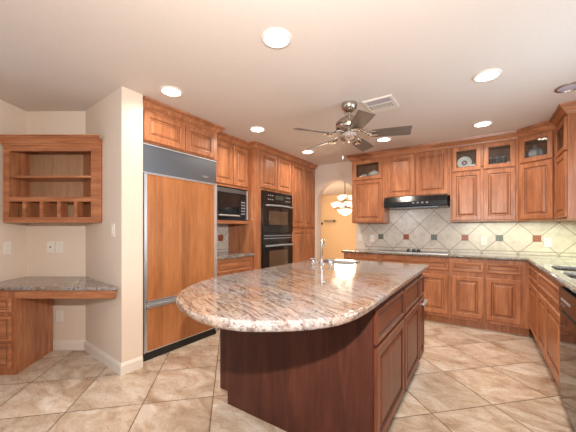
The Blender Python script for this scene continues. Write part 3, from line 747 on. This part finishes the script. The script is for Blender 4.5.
for s_ in (-1, 1):
    h_ = MB().lathe([(.022, 0), (.022, .008), (.014, .016), (.012, .04), (.016, .046), (.006, .05)], 0, .085*s_, 0).build('handle', 'chrome', t, True)
    MB().tube([(0, .085*s_-.035, .047), (0, .085*s_+.035, .047)], .006).tube([(-.03, .085*s_, .047), (.03, .085*s_, .047)], .006).build('cross_lever', 'chrome', h_, True)

# ------------------------------------------------------------ desk nook (frame parallel to its back wall)
t = thing('desk', 'built-in alder desk base with three drawers at left under the nook counter', 'desk', 'nook', -2.69, 2.463, 0)
MB().prism([(0, 0), (.36, 0), (.272, .50), (0, .50)], 0, .722).build('pedestal', 'wood', t)
fronts(t, [('drawer', .012, .332, .540, .665), ('drawer', .012, .332, .290, .505), ('drawer', .012, .332, .058, .272)], 0)
MB().box(.36, 1.205, -.005, .017, .655, .722).build('apron', 'wood_h', t)
x_, y_ = NCc
loc = [(-2.695, 2.43), (-1.470, 2.43), (-1.450, 2.447), (x_+.03, y_-.028), (x_-.01, 2.982), (-2.695, 2.982)]
me = slab([c2w(*p) for p in loc], .7235, .76, (), .012); me.materials.clear(); me.materials.append(M['granite'])
t = bpy.data.objects.new('desk_countertop', me); C.objects.link(t); tag(t, 'granite desktop slab in the nook at far left', 'countertop')
# nook shelf cabinet
t = thing('shelf_cabinet', 'open alder wall shelf cabinet with five cubbies above the desk', 'cabinet', 'nook', -2.67, 2.70, 1.31)
fw = .918; HB = .788; BR = .56   # front width, height, back right x
side_r = lambda y, x0: x0-(y/.275)*(.345)
mb = MB()
# outer shell
mb.box(0, .018, .0, .272, 0, HB)
mb.prism([(fw, .0), (fw-.345, .272), (fw-.367, .272), (fw-.022, .0)], 0, HB)
for z0, z1 in ((0, .03), (.2, .238), (HB-.03, HB)):
    mb.prism([(.018, 0.018), (fw-.045, .018), (fw-.366, .266), (.018, .266)], z0, z1)
mb.build('body', 'wood', t)
MB().prism([(.018, .262), (fw-.352, .262), (fw-.364, .271), (.018, .271)], .001, HB-.001).build('back_panel', 'ply', t)
mb = MB()
x0o, x1o = .054, .823
mb.box(0, x0o, -.001, .018, 0, HB).box(x1o, fw, -.001, .018, 0, HB).box(x0o, x1o, -.001, .018, .67, HB).box(x0o, x1o, -.001, .018, .197, .240).box(x0o, x1o, -.001, .018, 0, .05)
fx = [8.3, 22.5, 26, 39.6, 43, 57, 60.4, 74, 77, 90.6]; fx = [(u-288)/288*2.7+2.67 for u in fx]
for a, b_ in zip(fx[1:-1:2], fx[2::2]): mb.box(a, b_, -.001, .018, .05, .197)
mb.build('face_frame', 'wood_h', t)
MB().prism([(.02, .02), (fw-.05, .02), (fw-.366, .255), (.02, .255)], .425, .445).build('shelf', 'wood_h', t)
for i, (a, b_) in enumerate(zip(fx[1:-1:2], fx[2::2])):
    m_ = (a+b_)/2; MB().box(m_-.006, m_+.006, .0185, .10 if m_ > .5 else .25, .031, .199).build('divider', 'wood', t)
cr = [(0, HB-.062), (.012, HB-.062), (.012, HB-.050), (.018, HB-.048), (.024, HB-.034), (.040, HB-.014), (.044, HB-.008), (.050, HB-.007), (.050, HB+.006), (.058, HB+.008), (.060, HB+.018), (0, HB+.018)]
mb = MB(); V = [[mb.bm.verts.new((x+(sg*o), -.0015-o, z)) for o, z in cr] for x, sg in ((-.004, -.25), (fw-.02, .75))]
for j in range(len(cr)):
    f = mb.bm.faces.new([V[0][j], V[0][(j+1) % len(cr)], V[1][(j+1) % len(cr)], V[1][j]]); f.material_index = 1 if j in (2, 6, 8) else 0
mb.bm.faces.new(V[0]); mb.bm.faces.new(V[1][::-1]); mb.build('crown', 'wood_h', t)
MB().box(-.003, fw-.01, .0, .20, HB+.0005, HB+.012) .build('top_board', 'wood_h', t) if False else None

# ------------------------------------------------------------ plates on walls
def plate(label, loc, rotz, kind='outlet', group=None):
    t = thing('light_switch' if kind == 'switch' else 'wall_outlet', label, 'switch' if kind == 'switch' else 'outlet', 'back', *loc, group); t.rotation_euler = (0, 0, rotz)
    MB().box(-.036, .036, -.006, 0, -.058, .058, .002).build('cover_plate', 'white', t)
    if kind == 'switch': MB().box(-.017, .017, -.010, -.0062, -.034, .034, .001).build('rocker', 'white', t)
    elif kind == 'phone': MB().box(-.007, .007, -.008, -.0062, -.008, .008).build('jack', 'matteblack', t)
    else:
        for z_ in (-.02, .02): MB().box(-.014, .014, -.009, -.0062, z_-.013, z_+.013, .001).build('socket', 'trimwhite', t)
def nk(u, v, Y): X = (u-288)/288*Y; return (*c2w(X, Y-.002), 1.24-(v-230)/288*Y)
plate('phone jack plate, left of the pair above the desk', nk(51, 247, 2.984), YAW, 'phone')
plate('outlet, right of the pair above the desk', nk(60, 247, 2.984), YAW)
plate('outlet low on the nook wall under the desk', nk(60, 316, 2.984), YAW)
X_ = -2.709; Yp = X_/((7-288)/288); plate('outlet on the left nook wall above the desk drawers', (*c2w(X_, Yp), 1.24-(248-230)/288*Yp), YAW+PI/2)
d_ = Vector(P0)-Vector(NC); aa = math.atan2(d_.y, d_.x)
q = Vector(NC)+d_*.80; plate('light switch on the wall corner right of the desk shelves', (q.x+.0005, q.y-.002, 1.238), aa, 'switch')
plate('outlet on the backsplash left of the leftmost green accent tile', (-1.55, BW-.013, 1.10), 0)
plate('light switch on the wall strip beside the arch', (-1.765, BW-.001, 1.11), 0, 'switch')
plate('outlet on the backsplash between a red and a green accent tile', (.027, BW-.013, 1.086), 0)
plate('outlet on the backsplash right of the last red accent tile', (.695, BW-.013, 1.081), 0)

# ------------------------------------------------------------ ceiling fixtures
def rlight(label, x, y, lit=True, group='lit recessed ceiling lights'):
    t = thing('recessed_light', label, 'light', 'back', x, y, H-.012, group if lit else None)
    MB().lathe([(.097, .0115), (.096, .004), (.090, .0), (.080, .0), (.076, .006), (.076, .0115)], seg=32, cap0=False, cap1=False).build('trim_ring', 'trimwhite' if lit else 'nickel', t, True)
    MB().lathe([(.075, .0112), (.075, .006), (.05, .003), (.0, .002)], seg=32, cap0=True, cap1=False).build('lens', 'lens' if lit else 'lens_off', t, True)
    if lit:
        l = area('lamp', (x, y, H-.016), (0, 0, 0), .15, .15, LPOW*(.6 if y < 2 else 1.1), (1, .88, .74), 'DISK', 2.6)
LPOW = 7.5
for lab, x, y in (('lit recessed ceiling light nearest the top of the picture', -1.09, 1.49), ('lit recessed ceiling light in front of the refrigerator cabinet', -2.28, 1.54),
                  ('lit recessed ceiling light in front of the microwave and oven cabinets', -2.265, 2.70), ('lit recessed ceiling light in front of the pantry', -2.265, 3.92),
                  ('lit recessed ceiling light just behind the fan blades', -1.10, 3.96), ('lit recessed ceiling light in front of the glass-door cabinets', .01, 4.02),
                  ('lit recessed ceiling light at upper right, nearer than the cabinets', .035, 2.78), ('recessed ceiling light above and right of the camera', .03, 1.45)):
    rlight(lab, x, y)
rlight('unlit recessed ceiling light at the right edge of the ceiling', .625, 3.40, False)
# vent
t = thing('ceiling_vent', 'white rectangular air vent in the ceiling beside the fan', 'vent', 'back', -.815, 2.84, H-.014)
vw, vh_ = .135, .155
MB().box(-vw, vw, -vh_, -vh_+.022, 0, .0135).box(-vw, vw, vh_-.022, vh_, 0, .0135).box(-vw, -vw+.022, -vh_+.022, vh_-.022, 0, .0135).box(vw-.022, vw, -vh_+.022, vh_-.022, 0, .0135).build('frame', 'trimwhite', t)
MB().box(-vw+.022, vw-.022, -vh_+.022, vh_-.022, .0125, .0135).build('duct', 'matteblack', t)
for i in range(11):
    x = -vw+.036+i*(2*vw-.072)/10
    MB().rings([[(x+k, y, z) for k, z in ((0, 0), (.005, 0), (.009, .012), (.004, .012))] for y in (-.03, vh_-.023)]).build('louver', 'trimwhite', t)
MB().box(-vw+.022, vw-.022, -.034, -.0305, 0, .0122).build('cross_bar', 'trimwhite', t)
MB().rings([[(x, y, z) for y, z in ((-vh_+.0225, .009), (-.05, .002), (-.05, .004), (-vh_+.0225, .0115))] for x in (-vw+.023, vw-.023)]).build('damper_plate', 'lilac', t)
MB().box(-vw+.0225, vw-.0225, .06, vh_-.0225, -.0012, -.0002).build('deflector', 'trimwhite', t)
# fan
t = thing('ceiling_fan', 'brushed nickel ceiling fan with five taupe blades', 'ceiling fan', 'back', -1.07, 2.66, 2.075)
ZT = H-2.075-.001
MB().lathe([(.075, ZT), (.075, ZT-.02), (.066, ZT-.055), (.035, ZT-.078), (.018, ZT-.085)], seg=32).build('canopy', 'nickel', t, True)
MB().lathe([(.012, ZT-.086), (.012, .262)], seg=16).build('downrod', 'nickel', t, True)
MB().lathe([(.03, .268), (.05, .262), (.095, .240), (.125, .212), (.132, .188), (.122, .178), (.130, .168), (.126, .148), (.10, .133), (.06, .128)], seg=40).build('motor_housing', 'nickel', t, True)
MB().lathe([(.055, .1275), (.062, .115), (.085, .095), (.088, .060), (.070, .038), (.03, .026), (.01, .02)], seg=40).build('switch_housing', 'chrome', t, True)
for k in range(5):
    a = math.radians(18+72*k)
    bl = bpy.data.objects.new('blade_arm', None)
    mb = MB()
    mb.tube([(.085, 0, .125), (.13, 0, .118), (.17, 0, .092), (.20, .0, .078)], .010).tube([(.15, 0, .106), (.19, .035, .075), (.245, .040, .066)], .007).tube([(.15, 0, .106), (.19, -.035, .092), (.245, -.040, .090)], .007)
    mb.box(.19, .26, -.02, .02, .060, .066)
    arm = mb.build('blade_arm', 'nickel', t, True); arm.rotation_euler = (0, 0, a)
    mb = MB(); p = []
    R1 = .56
    for x, w in ((.215, .058), (.28, .062), (.45, .068), (R1-.02, .070)): p.append((x, w))
    p += [(R1-.004, .070), (R1, .062)]
    full = p+[(x, -w) for x, w in p[::-1]]
    mb.prism(full, -.0035, .0035)
    for v in mb.bm.verts:
        x, y, z = v.co; an = -.27; v.co = (x, y*math.cos(an)-z*math.sin(an), .085+y*math.sin(an)+z*math.cos(an))
    b_ = mb.build('blade', 'blade', t); b_.rotation_euler = (0, 0, a)
MB().tube([(-.04, -.06, .045), (-.04, -.062, -.12)], .0012, 6).build('pull_chain', 'nickel', t)
MB().lathe([(.003, 0), (.007, -.01), (.006, -.028), (.002, -.034)], -.04, -.062, -.12, 12).build('chain_pull', 'ceramic', t, True)

# ------------------------------------------------------------ dining room
t = thing('chandelier', 'lit chandelier with white glass shades beyond the arched doorway', 'chandelier', 'back', -2.765, 6.60, 1.60)
MB().tube([(0, 0, .12), (0, 0, .868)], .010).build('stem', 'bronze', t, True)
MB().lathe([(.06, .868), (.06, .85), (.02, .83), (.01, .82)]).build('canopy', 'bronze', t, True)
MB().lathe([(.01, -.03), (.02, -.005), (.012, 0)]).build('finial', 'bronze', t, True)
MB().lathe([(.02, 0), (.10, .03), (.17, .09), (.19, .145), (.18, .145), (.09, .04), (.02, .01)], seg=28).build('bottom_bowl', 'shade', t, True)
def shade(ang, r, z, s):
    s *= .88; r *= .92
    x, y = r*math.cos(ang), r*math.sin(ang)
    arm = MB().tube([(0, 0, z+.02), (x*.5, y*.5, z-.03), (x, y, z-.01)], .007).build('arm', 'bronze', t, True)
    MB().lathe([(.02*s, 0), (.06*s, .02), (.085*s, .06), (.10*s, .105), (.093*s, .105), (.05*s, .025)], x, y, z, 20).build('glass_shade', 'shade', arm, True)
for k in range(6): shade(k*PI/3+.15, .29, .20, 1)
for k in range(3): shade(k*2*PI/3+.65, .16, .37, .95)
l = bpy.data.lights.new('chandelier_lamp', 'POINT'); l.energy = 90; l.color = (1, .80, .56); l.shadow_soft_size = .25
o = bpy.data.objects.new('chandelier_lamp', l); C.objects.link(o); o.location = (-2.765, 6.60, 1.45)
area('dining_fill_light', (-5.2, 7.3, 1.7), (PI/2, 0, -PI/2), 1.6, 1.2, 40, (1, .93, .82))  # unseen area light inside the dining room; its walls have no window
def dw(u, v, a=9.28):
    x = (u-288)/288; Y = a/(SY*x+CY); return ((CY*x-SY)*Y, a, 1.24-(v-230)/288*Y)
p = dw(330, 221); t = thing('floating_shelf', 'dark narrow shelf on the apricot wall beyond the arch', 'shelf', 'back', p[0], 9.298, p[2])
MB().box(-.19, .19, -.12, 0, -.04, .03).build('board', 'bronze', t)
p = dw(321.5, 223.5); t = MB().box(p[0]-.05, p[0]+.05, 9.25, 9.298, p[2]-.04, p[2]+.04, .004).build('wall_plaque', 'bronze'); tag(t, 'small dark square plaque left of the dark shelf beyond the arch', 'decoration')
